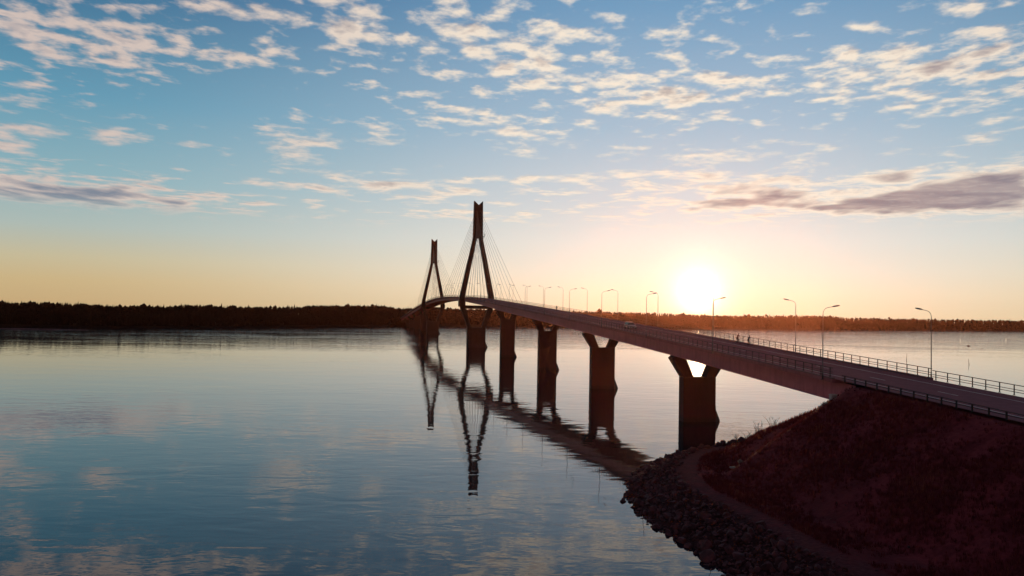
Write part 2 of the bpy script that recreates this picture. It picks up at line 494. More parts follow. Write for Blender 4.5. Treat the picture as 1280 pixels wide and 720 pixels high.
me = bpy.data.meshes.new('embankment'); me.from_pydata(tv, [], tf)
at_ = me.attributes.new('inland', 'FLOAT', 'POINT'); at_.data.foreach_set('value', dz_)
me.polygons.foreach_set('use_smooth', [True] * len(me.polygons))
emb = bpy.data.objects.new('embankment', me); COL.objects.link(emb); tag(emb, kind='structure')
m, t = new_mat('embankment_soil')
tc = t.n('ShaderNodeTexCoord').outputs['Object']
ad = t.n('ShaderNodeAttribute', attribute_name='inland').outputs['Fac']
n1 = t.noise(tc, 0.35, 6, 0.65); n2 = t.noise(tc, 2.6, 5, 0.65); n3 = t.noise(tc, 0.09, 3, 0.5)
adj = t.math('ADD', ad, t.math('MULTIPLY', t.math('SUBTRACT', n1, 0.5), 2.2))
grass_c = t.mix(t.smooth(t.math('ADD', t.math('MULTIPLY', n1, 0.6), t.math('MULTIPLY', n2, 0.4)), 0.38, 0.62), (0.095, 0.0115, 0.019, 1), (0.175, 0.025, 0.034, 1))  # maroon of the bank colours imitates the red flare veil
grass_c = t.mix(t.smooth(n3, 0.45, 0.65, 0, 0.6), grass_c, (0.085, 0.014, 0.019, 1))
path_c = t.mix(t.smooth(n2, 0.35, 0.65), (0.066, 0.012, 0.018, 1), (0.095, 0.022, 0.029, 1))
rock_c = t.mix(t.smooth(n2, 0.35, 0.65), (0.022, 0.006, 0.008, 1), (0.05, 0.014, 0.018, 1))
pm = t.math('MULTIPLY', t.smooth(adj, P_IN - 0.5, P_IN + 0.3), t.smooth(adj, P_OUT - 0.5, P_OUT + 0.4, 1, 0))
col = t.mix(t.smooth(adj, P_IN - 0.4, P_OUT - 1.0), rock_c, grass_c)
col = t.mix(t.math('MULTIPLY', pm, t.smooth(t.noise(tc, 0.6, 5, 0.65), 0.34, 0.56, 0.35, 0.95)), col, path_c)
p = t.n('ShaderNodeBsdfPrincipled'); t.link(col, p.inputs['Base Color']); p.inputs['Roughness'].default_value = 0.95; p.inputs['Specular IOR Level'].default_value = 0.1
bn = t.n('ShaderNodeBump'); bn.inputs['Strength'].default_value = 0.8; bn.inputs['Distance'].default_value = 0.12
t.link(n2, bn.inputs['Height']); t.link(bn.outputs[0], p.inputs['Normal'])
o = t.n('ShaderNodeOutputMaterial'); t.link(p.outputs[0], o.inputs[0])
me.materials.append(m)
def ground(x, y): return terrain(x, y)[0]

# ------------------------------------------------------------------ riprap boulders
def rock_mesh(seed, sub=2):
    rnd = random.Random(seed)
    bm = bmesh.new(); bmesh.ops.create_icosphere(bm, subdivisions=sub, radius=0.5)
    planes = [(Vector((rnd.uniform(-1, 1), rnd.uniform(-1, 1), rnd.uniform(-1, 1))).normalized(), rnd.uniform(0.20, 0.40)) for _ in range(11)]
    sx, sy, sz = rnd.uniform(0.85, 1.3), rnd.uniform(0.75, 1.05), rnd.uniform(0.6, 0.9)
    for v in bm.verts:
        for nrm, dd in planes:
            k = v.co.dot(nrm)
            if k > dd: v.co -= nrm * (k - dd)
        v.co += v.co.normalized() * 0.03 * mn.noise(v.co * 3.1 + Vector((seed * 7.7, 0, 0)))
        v.co.x *= sx; v.co.y *= sy; v.co.z *= sz
    me = bpy.data.meshes.new('boulder'); bm.to_mesh(me); bm.free()
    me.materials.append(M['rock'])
    return me
ROCKS = [rock_mesh(i + 3) for i in range(10)]
spots = []
rr = random.Random(21)
tries = 0
while len(spots) < 1500 and tries < 60000:
    tries += 1
    y = rr.uniform(48, 122); x = rr.uniform(11, 46)
    d = sdist(x, y)
    if not (-0.7 - (rr.random() < 0.06) * rr.uniform(0.2, 0.9) < d < P_IN - 0.2 + rr.uniform(-1.2, 0.8)): continue
    s = rr.choice([0.45, 0.5, 0.6, 0.7, 0.8, 0.95, 1.2, 1.6]) * rr.uniform(0.85, 1.15) * (1.12 if d < 1.5 else 1.0)
    if any(abs(x - a) < 0.42 * (s + b2) and abs(y - b) < 0.42 * (s + b2) for a, b, b2 in spots[-420:]): continue
    spots.append((x, y, s))
def vis_key(p):
    x, y, s = p
    return -(s / math.hypot(x, y)) if abs(x / y) < 0.62 and y > 58 else 0
spots.sort(key=vis_key)
first = {}
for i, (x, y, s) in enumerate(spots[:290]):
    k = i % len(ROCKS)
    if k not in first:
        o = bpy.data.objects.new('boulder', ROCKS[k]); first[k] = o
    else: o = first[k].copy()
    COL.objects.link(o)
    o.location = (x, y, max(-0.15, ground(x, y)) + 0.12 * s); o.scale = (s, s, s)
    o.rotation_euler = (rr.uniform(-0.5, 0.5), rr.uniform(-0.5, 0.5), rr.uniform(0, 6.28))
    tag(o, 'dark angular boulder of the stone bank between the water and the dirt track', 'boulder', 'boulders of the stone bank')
mb = MB()
small = [rock_mesh(40 + i, 1) for i in range(6)]
def add_rock(x, y, z, s):
    m4 = Matrix.Translation((x, y, z)) @ Matrix.Rotation(rr.uniform(0, 6.28), 4, 'Z') @ Matrix.Rotation(rr.uniform(-0.6, 0.6), 4, 'X') @ Matrix.Scale(s, 4)
    me_ = rr.choice(small)
    mb.add([m4 @ v.co for v in me_.vertices], [tuple(f.vertices) for f in me_.polygons])
for (x, y, s) in spots[290:]: add_rock(x, y, max(-0.15, ground(x, y)) + 0.12 * s, s)
k = 0
while k < 2600:
    y = rr.uniform(45, 122); x = rr.uniform(11, 46)
    if not (-0.5 < sdist(x, y) < P_IN + 0.3): continue
    s = rr.uniform(0.15, 0.42); add_rock(x, y, max(-0.1, ground(x, y)) + 0.05, s); k += 1
for _ in range(500):
    y = rr.uniform(50, 120); x = rr.uniform(14, 45); d = sdist(x, y)
    if P_OUT - 0.6 < d < P_OUT + 6: add_rock(x, y, ground(x, y), rr.uniform(0.1, 0.35))
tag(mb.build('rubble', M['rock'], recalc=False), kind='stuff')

def at_px(px, y, py=400): return (unroll(px, py)[0] - 640) / F * y
def crest_y(px, lo=98.0, hi=120.0):
    best = None
    y = lo
    while y < hi:
        x = at_px(px, y, 545); a = (ground(x, y) - CH) / y
        if best is None or a > best[0]: best = (a, y)
        y += 0.25
    return best[1]
def single_rock(px, y, s, mat, label, sz=0.9, seed=1):
    y = y or crest_y(px)
    x = at_px(px, y, 560)
    me_ = rock_mesh(seed).copy(); me_.materials.clear(); me_.materials.append(mat)
    o = bpy.data.objects.new('boulder', me_); COL.objects.link(o)
    o.location = (x, y, ground(x, y) + 0.22 * s); o.scale = (s, s, s * sz); o.rotation_euler = (0.2, 0.1, seed)
    tag(o, label, 'boulder')
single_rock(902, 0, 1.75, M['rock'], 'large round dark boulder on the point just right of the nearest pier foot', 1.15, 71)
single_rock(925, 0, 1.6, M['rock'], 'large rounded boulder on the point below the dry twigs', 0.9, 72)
single_rock(924, 90.0, 0.7, M['palerock'], 'pale upright stone standing beside the bend of the dirt track', 1.5, 73)
single_rock(915, 89.0, 0.95, M['palerock'], 'flat pale slab lying at the foot of the pale upright stone', 0.4, 74)

# ------------------------------------------------------------------ grass and dry plants
m, t = new_mat('dry_grass')
av = t.n('ShaderNodeAttribute', attribute_name='tone').outputs['Fac']
col = t.ramp(av, [(0, (0.068, 0.011, 0.015, 1)), (0.6, (0.15, 0.024, 0.031, 1)), (1, (0.26, 0.075, 0.056, 1))])  # blades tinted maroon in place of the flare's red light
d1 = t.n('ShaderNodeBsdfDiffuse'); t.link(col, d1.inputs[0])
d2 = t.n('ShaderNodeBsdfTranslucent'); t.link(col, d2.inputs[0])
ms = t.n('ShaderNodeMixShader'); ms.inputs[0].default_value = 0.25; t.link(d1.outputs[0], ms.inputs[1]); t.link(d2.outputs[0], ms.inputs[2])
o = t.n('ShaderNodeOutputMaterial'); t.link(ms.outputs[0], o.inputs[0])
M['grass'] = m
gv = []; gf = []; gt = []
rg = random.Random(5)
cnt = 0; tries = 0
while cnt < 15000 and tries < 200000:
    tries += 1
    y = rg.uniform(38, 121); x = rg.uniform(16, 66)
    d = sdist(x, y)
    if d < P_OUT - 0.3: continue
    if not (0.05 < x / y < 0.75): continue
    n_, yy = road_n(x, y)
    if abs(n_) < HW + 0.3 and yy < Y_AB + 0.5: continue
    if abs(n_) < HW - 1 and yy < Y_AB + 6: continue
    if n_ > 5 and yy < Y_AB + 2: continue
    dn = mn.noise(Vector((x * 0.16, y * 0.16, 2))) + 0.5 * mn.noise(Vector((x * 0.6, y * 0.6, 4)))
    if dn < rg.uniform(-0.7, 0.25): continue
    z = ground(x, y) - 0.03
    hh = rg.uniform(0.18, 0.5) * (1.0 + 0.5 * dn)
    tone = min(1, max(0, 0.4 + 0.45 * dn + rg.uniform(-0.2, 0.25)))
    for b in range(6):
        a = rg.uniform(0, 6.28); w = rg.uniform(0.012, 0.03); l = rg.uniform(0.1, 0.35) * hh + 0.03
        ox, oy = rg.uniform(-0.14, 0.14), rg.uniform(-0.14, 0.14)
        ca, sa = math.cos(a), math.sin(a); h2 = hh * rg.uniform(0.6, 1.15)
        i0 = len(gv)
        gv += [(x + ox - sa * w, y + oy + ca * w, z), (x + ox + sa * w, y + oy - ca * w, z),
               (x + ox + ca * l * 0.4 + sa * w * .7, y + oy + sa * l * 0.4 - ca * w * .7, z + h2 * 0.6), (x + ox + ca * l * 0.4 - sa * w * .7, y + oy + sa * l * 0.4 + ca * w * .7, z + h2 * 0.6),
               (x + ox + ca * l, y + oy + sa * l, z + h2)]
        gf += [(i0, i0 + 1, i0 + 2, i0 + 3), (i0 + 3, i0 + 2, i0 + 4)]
        gt += [tone] * 5
    cnt += 1
me = bpy.data.meshes.new('grass'); me.from_pydata(gv, [], gf)
a_ = me.attributes.new('tone', 'FLOAT', 'POINT'); a_.data.foreach_set('value', gt)
me.materials.append(M['grass'])
go = bpy.data.objects.new('grass', me); COL.objects.link(go); tag(go, kind='stuff')

def dry_plant(px, y, h, stems, label, seed):
    rp = random.Random(seed); y = crest_y(px); x = at_px(px, y, 540); z = ground(x, y)
    root = empty('dry_shrub', (x, y, z)); tag(root, label, 'shrub', 'leafless shrubs on the point')
    for s in range(stems):
        mb = MB(); a = rp.uniform(0, 6.28); ln = rp.uniform(0.35, 1.1)
        hh = h * rp.uniform(0.45, 0.95)
        bx0 = rp.uniform(-.45, .45)
        pts = [Vector((bx0 + rp.uniform(-.06, .06) + math.cos(a) * ln * q * q * hh * 0.6, rp.uniform(-.05, .05) + math.sin(a) * ln * q * hh * 0.6, -0.05 + hh * q)) for q in (0, 0.35, 0.7, 1)]
        mb.tube(pts, [0.03, 0.026, 0.018, 0.008], 5)
        for q in range(9):
            f = rp.uniform(0.3, 0.98); i = min(2, int(f * 3)); b = pts[i].lerp(pts[i + 1], f * 3 - i)
            aa = rp.uniform(0, 6.28); l = hh * rp.uniform(0.08, 0.22)
            tip = b + Vector((math.cos(aa) * l * .6, math.sin(aa) * l * .6, l * 0.8))
            mb.tube([b, tip], [0.014, 0.007], 4)
        mb.build('stem', M['twig'], root)
dry_plant(921, 113.5, 1.5, 6, 'leafless twiggy shrub at the low left end of the point against bright water', 1)
dry_plant(934, 112.0, 1.2, 5, 'short bare shrub on the rising edge of the point', 2)
dry_plant(946, 111.5, 1.9, 8, 'bushier bare shrub in the middle of the twig row on the point', 3)
dry_plant(964, 110.5, 2.0, 7, 'tallest bare shrub at the upper right end of the twig row', 4)
dry_plant(1018, 104.5, 0.8, 3, 'small dark weed by the bridge end on the crest of the bank', 5)

# ------------------------------------------------------------------ utility cabinet by the bridge end
cp = at(Y_AB - 1.6, -HW - 0.75)
cp.z = ground(cp.x, cp.y) - 0.05
cab = empty('utility_cabinet', cp, math.atan2(frame(95)[1].y, frame(95)[1].x) - math.pi / 2)
tag(cab, 'pale grey utility box standing outside the guard rail where the bridge begins', 'cabinet')
mb = MB(); mb.box((0, 0, 0.55), (0.75, 0.5, 0.9)); mb.build('housing', M['cabinet'], cab, bevel=0.02)
mb = MB(); mb.box((0, 0, 0.05), (0.85, 0.6, 0.16)); mb.build('plinth', M['concrete'], cab)
mb = MB(); mb.box((0, 0, 1.03), (0.84, 0.6, 0.06)); mb.build('lid', M['cabinet'], cab, bevel=0.01)
mb = MB(); mb.box((0, -0.262, 0.56), (0.62, 0.02, 0.74)); mb.build('door', M['cabinet'], cab)

# ------------------------------------------------------------------ street lamps
def lamp_proto():
    root = empty('street_lamp', (0, 0, 0))
    mb = MB(); mb.tube([(0, 0, 0), (0, 0, 0.9), (0, 0, 0.95), (0, 0, 7.9)], [0.10, 0.09, 0.065, 0.042], 10); mb.box((0, 0, 0.03), (0.4, 0.4, 0.06))
    pts = [Vector((0, 0, 7.9))]
    for k in range(1, 8):
        a = k / 7 * R(78); pts.append(Vector((0.75 * (1 - math.cos(a)), 0, 7.9 + 0.75 * math.sin(a))))
    pts.append(pts[-1] + Vector((0.75, 0, 0.15)))
    mb2 = MB(); mb2.tube(pts, 0.032, 8)
    po = mb.build('pole', M['lampmetal'], root, smooth=True)
    ar = mb2.build('arm', M['lampmetal'], root, smooth=True)
    e = pts[-1]
    mb = MB()
    mb.loft([[e + Vector((l, -w, 0.2 * l - hb)), e + Vector((l, w, 0.2 * l - hb)), e + Vector((l, w * .8, 0.2 * l + ht)), e + Vector((l, -w * .8, 0.2 * l + ht))]
             for l, w, hb, ht in ((-0.12, 0.07, 0.05, 0.05), (0.1, 0.16, 0.06, 0.09), (0.6, 0.17, 0.06, 0.08), (0.8, 0.09, 0.03, 0.04))])
    hd = mb.build('lamp_head', M['lampmetal'], root)
    mb = MB(); mb.box(e + Vector((0.36, 0, 0.005)), (0.44, 0.24, 0.03), Matrix.Rotation(-0.2, 3, 'Y')); mb.build('lens', M['lens'], hd)
    return root
def copy_tree(o, parent=None):
    c = o.copy(); COL.objects.link(c); c.parent = parent
    for ch in o.children: copy_tree(ch, c)
    return c
ORD = ['nearest', 'second', 'third', 'fourth', 'fifth', 'sixth', 'seventh', 'eighth', 'ninth', 'tenth', 'eleventh', 'twelfth', 'thirteenth', 'fourteenth', 'fifteenth', 'sixteenth',
       'seventeenth', 'eighteenth', 'nineteenth', 'twentieth', 'twenty-first', 'twenty-second', 'twenty-third', 'twenty-fourth', 'twenty-fifth', 'twenty-sixth', 'twenty-seventh', 'twenty-eighth', 'twenty-ninth', 'thirtieth', 'thirty-first']
proto = None
for side, nm, look in ((1, 'right', 'arm reaching left over the road'), (-1, 'left', 'arm reaching right over the road')):
    for i in range(30):
        y = 98.6 + 32.0 * i - (1.0 if side > 0 else 0)
        if y > Y_FAR: break
        if min(abs(y - Y_P1), abs(y - Y_P2)) < 4: y += 6
        n = side * (HW - 0.02) + (0 if i else side * 0.1)
        n = side * (HW + 0.16)
        p = at(y, n, -0.35 if y < Y_AB + 1 else -0.25)
        if proto is None: o = proto = lamp_proto()
        else: o = copy_tree(proto)
        o.location = p
        th = math.atan2(frame(y)[1].y, frame(y)[1].x) - math.pi / 2
        o.rotation_euler = (0, 0, th + (math.pi if side > 0 else 0))
        tag(o, '%s street lamp from the camera along the %s railing' % (ORD[i], nm), 'street lamp', 'street lamps along the bridge')

# ------------------------------------------------------------------ car
def make_car(y, n, toward):
    p = at(y, n, 0.006)
    th = math.atan2(frame(y)[1].y, frame(y)[1].x) - math.pi / 2 + (math.pi if toward else 0)
    root = empty('car', p, th)
    sl = math.atan((zr(y + 1) - zr(y - 1)) / 2); root.rotation_euler = (sl * (-1 if toward else 1), 0, th)
    tag(root, 'small pale hatchback driving along the bridge deck beyond the nearest piers', 'car')
    def sec(pts, w): return pts
    prof = [(-2.05, 0.32), (-2.12, 0.55), (-2.06, 0.92), (-1.0, 0.96), (0.95, 0.95), (1.95, 0.78), (2.1, 0.5), (2.05, 0.3)]
    mb = MB(); mb.loft([[(s * 0.86, a, b) for a, b in prof] if abs(s) == 1 else None for s in (-1, 1)])
    mb.build('body', M['carpaint'], root, bevel=0.09)
    cabp0 = [(-2.0, 0.93), (-1.75, 1.38), (-0.9, 1.5), (0.1, 1.47), (1.05, 0.93)]
    mb = MB(); mb.loft([[(s * (0.82 if b < 1 else 0.66), a, b) for a, b in cabp0] for s in (-1, 1)])
    mb.build('cabin', M['glass'], root, bevel=0.03)
    mb = MB(); mb.loft([[(s * 0.68, a, b) for a, b in ((-1.72, 1.40), (-0.9, 1.515), (0.12, 1.485), (0.12, 1.52), (-0.9, 1.555), (-1.74, 1.44))] for s in (-1, 1)])
    mb.build('roof', M['carpaint'], root)
    for s in (-1, 1):
        for a in (-1.25, 1.3):
            mb = MB(); mb.tube([(s * 0.70, a, 0.31), (s * 0.89, a, 0.31)], 0.31, 16)
            w = mb.build('wheel', M['rubber'], root)
            mb = MB(); mb.tube([(s * 0.86, a, 0.31), (s * 0.9, a, 0.31)], 0.19, 12); mb.build('rim', M['steel'], w)
        mb = MB(); mb.box((s * 0.62, 2.02, 0.66), (0.34, 0.12, 0.14)); mb.build('headlight', M['lens'], root, bevel=0.02)
        mb = MB(); mb.box((s * 0.68, -2.08, 0.78), (0.2, 0.1, 0.2)); mb.build('tail_light', M['cloth_red'], root)
        mb = MB(); mb.box((s * 0.95, 0.75, 1.0), (0.2, 0.1, 0.13)); mb.build('mirror', M['carpaint'], root)
make_car(187.0, -2.2, True)

# ------------------------------------------------------------------ people
def skin_figure(name, verts, edges, mat, parent, sub=1, root=0):
    me_ = bpy.data.meshes.new(name); me_.from_pydata([v[:3] for v in verts], edges, [])
    o = bpy.data.objects.new(name, me_); COL.objects.link(o)
    sk = o.modifiers.new('skin', 'SKIN'); 
    for i, v in enumerate(verts):
        r_ = v[3] if isinstance(v[3], tuple) else (v[3], v[3])
        me_.skin_vertices[0].data[i].radius = r_
        me_.skin_vertices[0].data[i].use_root = (i == root)
    sk.use_smooth_shade = True
    sb = o.modifiers.new('sub', 'SUBSURF'); sb.levels = sub; sb.render_levels = sub
    me_.materials.append(mat)
    if parent: o.parent = parent
    return o
def person(loc, rz, pose, label, coat, lean=0.0):
    root = empty('person', loc, rz); tag(root, label, 'person')
    if pose == 'ride':
        J = [(0, -0.18, 1.00, .14), (0, 0.02, 1.26, .13), (0, 0.13, 1.46, .15), (0, 0.20, 1.60, .055),
             (-.19, .14, 1.47, .06), (-.24, .33, 1.22, .045), (-.22, .50, 1.06, .035), (.19, .14, 1.47, .06), (.24, .33, 1.22, .045), (.22, .50, 1.06, .035),
             (-.10, -.14, .93, .10), (-.13, .26, .80, .07), (-.12, .12, .38, .05), (-.12, .24, .32, .045),
             (.10, -.14, .93, .10), (.13, .20, .62, .07), (.12, .02, .20, .05), (.12, .16, .14, .045)]
        head = (0, .27, 1.74)
    else:
        J = [(0, 0, .95, .14), (0, .01, 1.18, .125), (0, 0, 1.40, .15), (0, .02, 1.53, .055),
             (-.20, 0, 1.41, .06), (-.25, .06, 1.12, .045), (-.22, .18, .90, .035), (.20, 0, 1.41, .06), (.25, -.08, 1.12, .045), (.23, -.06, .86, .035),
             (-.10, 0, .90, .10), (-.10, .10, .50, .07), (-.10, .04, .10, .05), (-.10, .18, .05, .045),
             (.10, 0, .90, .10), (.10, -.06, .50, .07), (.10, -.30, .14, .05), (.10, -.18, .05, .045)]
        head = (0, .04, 1.66)
    E = [(0, 1), (1, 2), (2, 3), (2, 4), (4, 5), (5, 6), (2, 7), (7, 8), (8, 9), (0, 10), (10, 11), (11, 12), (12, 13), (0, 14), (14, 15), (15, 16), (16, 17)]
    # neck and head go into the same surface
    J.append((head[0], head[1], head[2] - 0.05, .085)); J.append((head[0], head[1] + .01, head[2] + .06, .09)); E += [(3, 18), (18, 19)]
    body = skin_figure('body', J, E, coat, root)
    bm = bmesh.new(); bmesh.ops.create_uvsphere(bm, u_segments=12, v_segments=8, radius=0.115)
    for v in bm.verts:
        v.co.z *= 0.75
        v.co += Vector((head[0], head[1] - 0.015, head[2] + 0.075))
    me_ = bpy.data.meshes.new('helmet'); bm.to_mesh(me_); bm.free(); me_.materials.append(M['cloth_dark'])
    h = bpy.data.objects.new('helmet' if pose == 'ride' else 'hair', me_); COL.objects.link(h); h.parent = root
    bm = bmesh.new(); bmesh.ops.create_uvsphere(bm, u_segments=12, v_segments=8, radius=0.1)
    for v in bm.verts:
        v.co.y *= 0.5
        if v.co.y > 0.02 and abs(v.co.x) < 0.03 and -0.03 < v.co.z < 0.03: v.co.y += 0.03
        v.co.z *= 1.1; v.co += Vector((head[0], head[1] + 0.055, head[2]))
    me_ = bpy.data.meshes.new('face'); bm.to_mesh(me_); bm.free(); me_.materials.append(M['skin'])
    fo = bpy.data.objects.new('face', me_); COL.objects.link(fo); fo.parent = root
    return root
def bicycle(loc, rz, label):
    root = empty('bicycle', loc, rz); tag(root, label, 'bicycle')
    for yc in (-0.52, 0.55):
        mb = MB(); pts = [(0, yc + .33 * math.cos(a), .345 + .33 * math.sin(a)) for a in [2 * math.pi * k / 24 for k in range(25)]]
        mb.tube(pts, 0.02, 6, cap=False); w = mb.build('wheel', M['rubber'], root)
        mb = MB()
        for k in range(12):
            a = 2 * math.pi * k / 12; mb.tube([(0, yc, .345), (0, yc + .32 * math.cos(a), .345 + .32 * math.sin(a))], 0.004, 4)
        mb.tube([(-.04, yc, .345), (.04, yc, .345)], .03, 8)
        mb.build('spokes', M['steel'], w)
    mb = MB()
    for a, b in (((0, -.52, .345), (0, -.06, .29)), ((0, -.06, .29), (0, -.2, .86)), ((0, -.52, .345), (0, -.17, .74)), ((0, -.06, .29), (0, .38, .74)), ((0, -.18, .78), (0, .36, .84)), ((0, .35, .9), (0, .42, .68)), ((0, .42, .68), (0, .55, .345))):
        mb.tube([a, b], 0.02, 6)
    mb.build('frame', M['darkmetal'], root)
    mb = MB(); mb.tube([(0, .35, .9), (0, .36, 1.0)], .018, 6); mb.tube([(-.28, .47, 1.03), (-.2, .42, 1.02), (0, .37, 1.0), (.2, .42, 1.02), (.28, .47, 1.03)], .016, 6); mb.build('handlebar', M['darkmetal'], root)
    mb = MB(); mb.loft([[(-w, l, .88), (w, l, .88), (w * .8, l, .93), (-w * .8, l, .93)] for l, w in ((-.32, .08), (-.2, .07), (-.05, .02))]); mb.build('saddle', M['rubber'], root)
def heading(y): return math.atan2(frame(y)[1].y, frame(y)[1].x) - math.pi / 2
for y, n, lab, lab2, coat in ((141.5, 4.6, 'cyclist in dark clothing on the right, riding on the bridge beside the far railing', 'bicycle under the right-hand cyclist by the far railing', M['cloth_dark']),
                              (146.5, 4.9, 'cyclist in dark red jacket on the left, riding just behind on the bridge', 'bicycle under the left-hand cyclist by the far railing', M['cloth_red'])):
    p = at(y, n, 0.005); rz = heading(y) + math.pi + 0.35
    person(p, rz, 'ride', lab, coat); bicycle(p, rz, lab2)
person(at(291, 4.9, 0.005), heading(291), 'walk', 'distant walker in dark clothing by the far railing high on the bridge', M['cloth_dark'])

# ------------------------------------------------------------------ water marks: spar buoys and rock in the water
for px, y, h, tilt, lab in ((1133, 392, 3.3, 0.06, 'thin spar buoy in the water left of the right-hand lamp post'), (1211, 366, 2.6, -0.10, 'thin spar buoy in the water right of the right-hand lamp post')):
    o = empty('spar_buoy', (at_px(px, y), y, 0)); o.rotation_euler = (0, tilt, 0); tag(o, lab, 'spar buoy')
    mb = MB(); mb.tube([(0, 0, -1.5), (0, 0, 0.4), (0, 0, h)], [0.14, 0.11, 0.06], 8); mb.build('spar', M['wood'], o)
    mb = MB(); mb.tube([(0, 0, 0.1), (0, 0, 0.5)], 0.15, 8); mb.build('float_collar', M['darkmetal'], o)
me_ = rock_mesh(90); o = bpy.data.objects.new('skerry', me_); COL.objects.link(o)
o.location = (at_px(1211, 630), 630, 0.2); o.scale = (3.2, 2.2, 1.9); tag(o, 'small dark rock standing out of the water off the right-hand shore', 'rock')
def reef(px0, px1, y, h, label):
    mb = MB(); x0, x1 = at_px(px0, y), at_px(px1, y)
    loops = []
    N = 60
    for i in range(N + 1):
        f = i / N; x = lerp(x0, x1, f); e = math.sin(math.pi * f) ** 0.4
        hh = h * e * (0.75 + 0.5 * mn.noise(Vector((x * 0.04, y, 0)))); w = 7 * e + 0.2
        wy = 3 * mn.noise(Vector((x * 0.02, 4, y)))
        loops.append([(x, y + wy - w, -1), (x, y + wy - w * 0.5, hh * 0.7), (x, y + wy, hh), (x, y + wy + w * 0.6, hh * 0.6), (x, y + wy + w, -1)])
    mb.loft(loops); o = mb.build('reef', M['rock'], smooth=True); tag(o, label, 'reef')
reef(-60, 112, 650, 0.75, 'low dark reef off the left shore with a strip of water behind it')
reef(535, 655, 965, 0.7, 'low dark reef beneath the bridge between the two pylons')

# ------------------------------------------------------------------ far shore and forest
WL = [(-260, 405.5), (0, 407.4), (60, 408.0), (110, 409.2), (300, 409), (490, 407.4), (560, 407), (640, 407.6), (700, 408.6), (800, 409.8), (1000, 411.6), (1280, 413.6), (1540, 415)]
TOP = [(-260, 374), (0, 374.5), (60, 375.5), (100, 377), (150, 379.5), (210, 380.5), (230, 378.5), (260, 379), (300, 381), (400, 381), (470, 380.5), (500, 384), (560, 384.5), (640, 386), (720, 388.5), (800, 389), (900, 392.5),
       (1000, 393), (1040, 393.5), (1062, 396), (1280, 399.5), (1540, 400)]
WL = [unroll(*p) for p in WL]; TOP = [unroll(*p) for p in TOP]
def shore_y(px): return CH * F / (interp(WL, px) - HZ) * (1 + 0.006 * mn.noise(Vector((px * 0.03, 0, 0))) + 0.004 * mn.noise(Vector((px * 0.15, 3, 0))))
def top_h(px, y): return CH + (HZ - interp(TOP, px)) / F * y
mb = MB()
cols = [(-260 + 6 * i) for i in range(301)]
prof = [(-6, -1.0), (0, 0.1), (5, 0.9), (20, 1.6), (60, None), (200, None), (500, None), (1600, None)]
loops = []
for px in cols:
    y0 = shore_y(px); l = []
    for dy, h in prof:
        y = y0 + dy; x = at_px(px, y)
        if h is None:
            H = max(1.8, top_h(px, y0 + 60) - 13.0)
            h = H * (0.8 if dy == 60 else 1.0)
            if dy >= 500: h = min(H * 0.6, CH - (CH - H) * y / (y0 + 60) - 3)
        if 1030 < y < 1110:
            n_, yy = road_n(x, y)
            if abs(n_) < 45: h = min(max(h, zr(yy) - 0.4 - max(0, abs(n_) - 7) * 0.6), zr(yy) - 0.4)
        l.append((x, y, h))
    loops.append(l)
mb.loft(loops, closed=False, cap=False)
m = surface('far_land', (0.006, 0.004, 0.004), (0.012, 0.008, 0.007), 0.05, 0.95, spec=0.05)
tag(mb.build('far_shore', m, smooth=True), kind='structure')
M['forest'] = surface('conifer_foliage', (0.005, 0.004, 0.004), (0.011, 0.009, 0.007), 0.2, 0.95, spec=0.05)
mb = MB(); rf = random.Random(11)
def conifer(x, y, z, h, w):
    k = rf.choice((5, 6)); tiers = 4
    for tI in range(tiers):
        z0 = z + h * (0.08 + 0.22 * tI); z1 = z + h * min(1.0, 0.48 + 0.175 * tI + 0.02)
        r0 = w * (1 - 0.22 * tI) * rf.uniform(0.85, 1.15); a0 = rf.uniform(0, 6.28)
        ring = [(x + r0 * rf.uniform(.7, 1.2) * math.cos(a0 + 6.283 * j / k), y + r0 * rf.uniform(.7, 1.2) * math.sin(a0 + 6.283 * j / k), z0 - rf.uniform(0, 0.05) * h) for j in range(k)]
        mb.add(ring + [(x + rf.uniform(-.1, .1), y, z1)], [(j, (j + 1) % k, k) for j in range(k)])
def pine(x, y, z, h, w):
    for q in range(5):
        cx_, cz = x + rf.uniform(-w, w) * 0.5, z + h * rf.uniform(0.45, 0.9); r0 = w * rf.uniform(0.5, 0.9)
        k = 5; up = [(cx_ + r0 * math.cos(6.283 * j / k) * rf.uniform(.7, 1.2), y + r0 * math.sin(6.283 * j / k), cz + rf.uniform(-.3, .3)) for j in range(k)]
        mb.add(up + [(cx_, y, cz + r0 * 1.1), (cx_, y, cz - r0)], [(j, (j + 1) % k, k) for j in range(k)] + [((j + 1) % k, j, k + 1) for j in range(k)])
    mb.add([(x - .2, y, z), (x + .2, y, z), (x, y, z + h * 0.8)], [(0, 1, 2)])
for row in range(10):
    px = -250.0 if row < 7 else 380.0
    while px < (1530 if row < 7 else 760):
        y0 = shore_y(px) + 8 + row * 9 + rf.uniform(-4, 4)
        px += rf.uniform(1.0, 3.4) * (1.0 if row < 5 else 0.7)
        x = at_px(px, y0)
        n_, yy = road_n(x, y0) if y0 > 1000 and abs(x - cx(y0)) < 80 else (99, 0)
        if abs(n_) < 9 and y0 < Y_FAR + 35: continue
        H = top_h(px, y0)
        g = max(1.0, (H - 13) * min(1, (row + 0.6) / 5)) if H > 15 else 1.2
        hh = max(5, min(15.5, H - g)) * rf.uniform(0.80, 1.0) * (1 - 0.06 * (6 - row) * rf.random())
        if rf.random() < 0.04: hh *= 1.14
        if rf.random() < 0.68: conifer(x, y0, g - 0.5, hh, hh * rf.uniform(0.15, 0.22))
        else: pine(x, y0, g - 0.5, hh * 0.95, hh * rf.uniform(0.18, 0.26))
tag(mb.build('forest', M['forest'], recalc=False), kind='stuff')

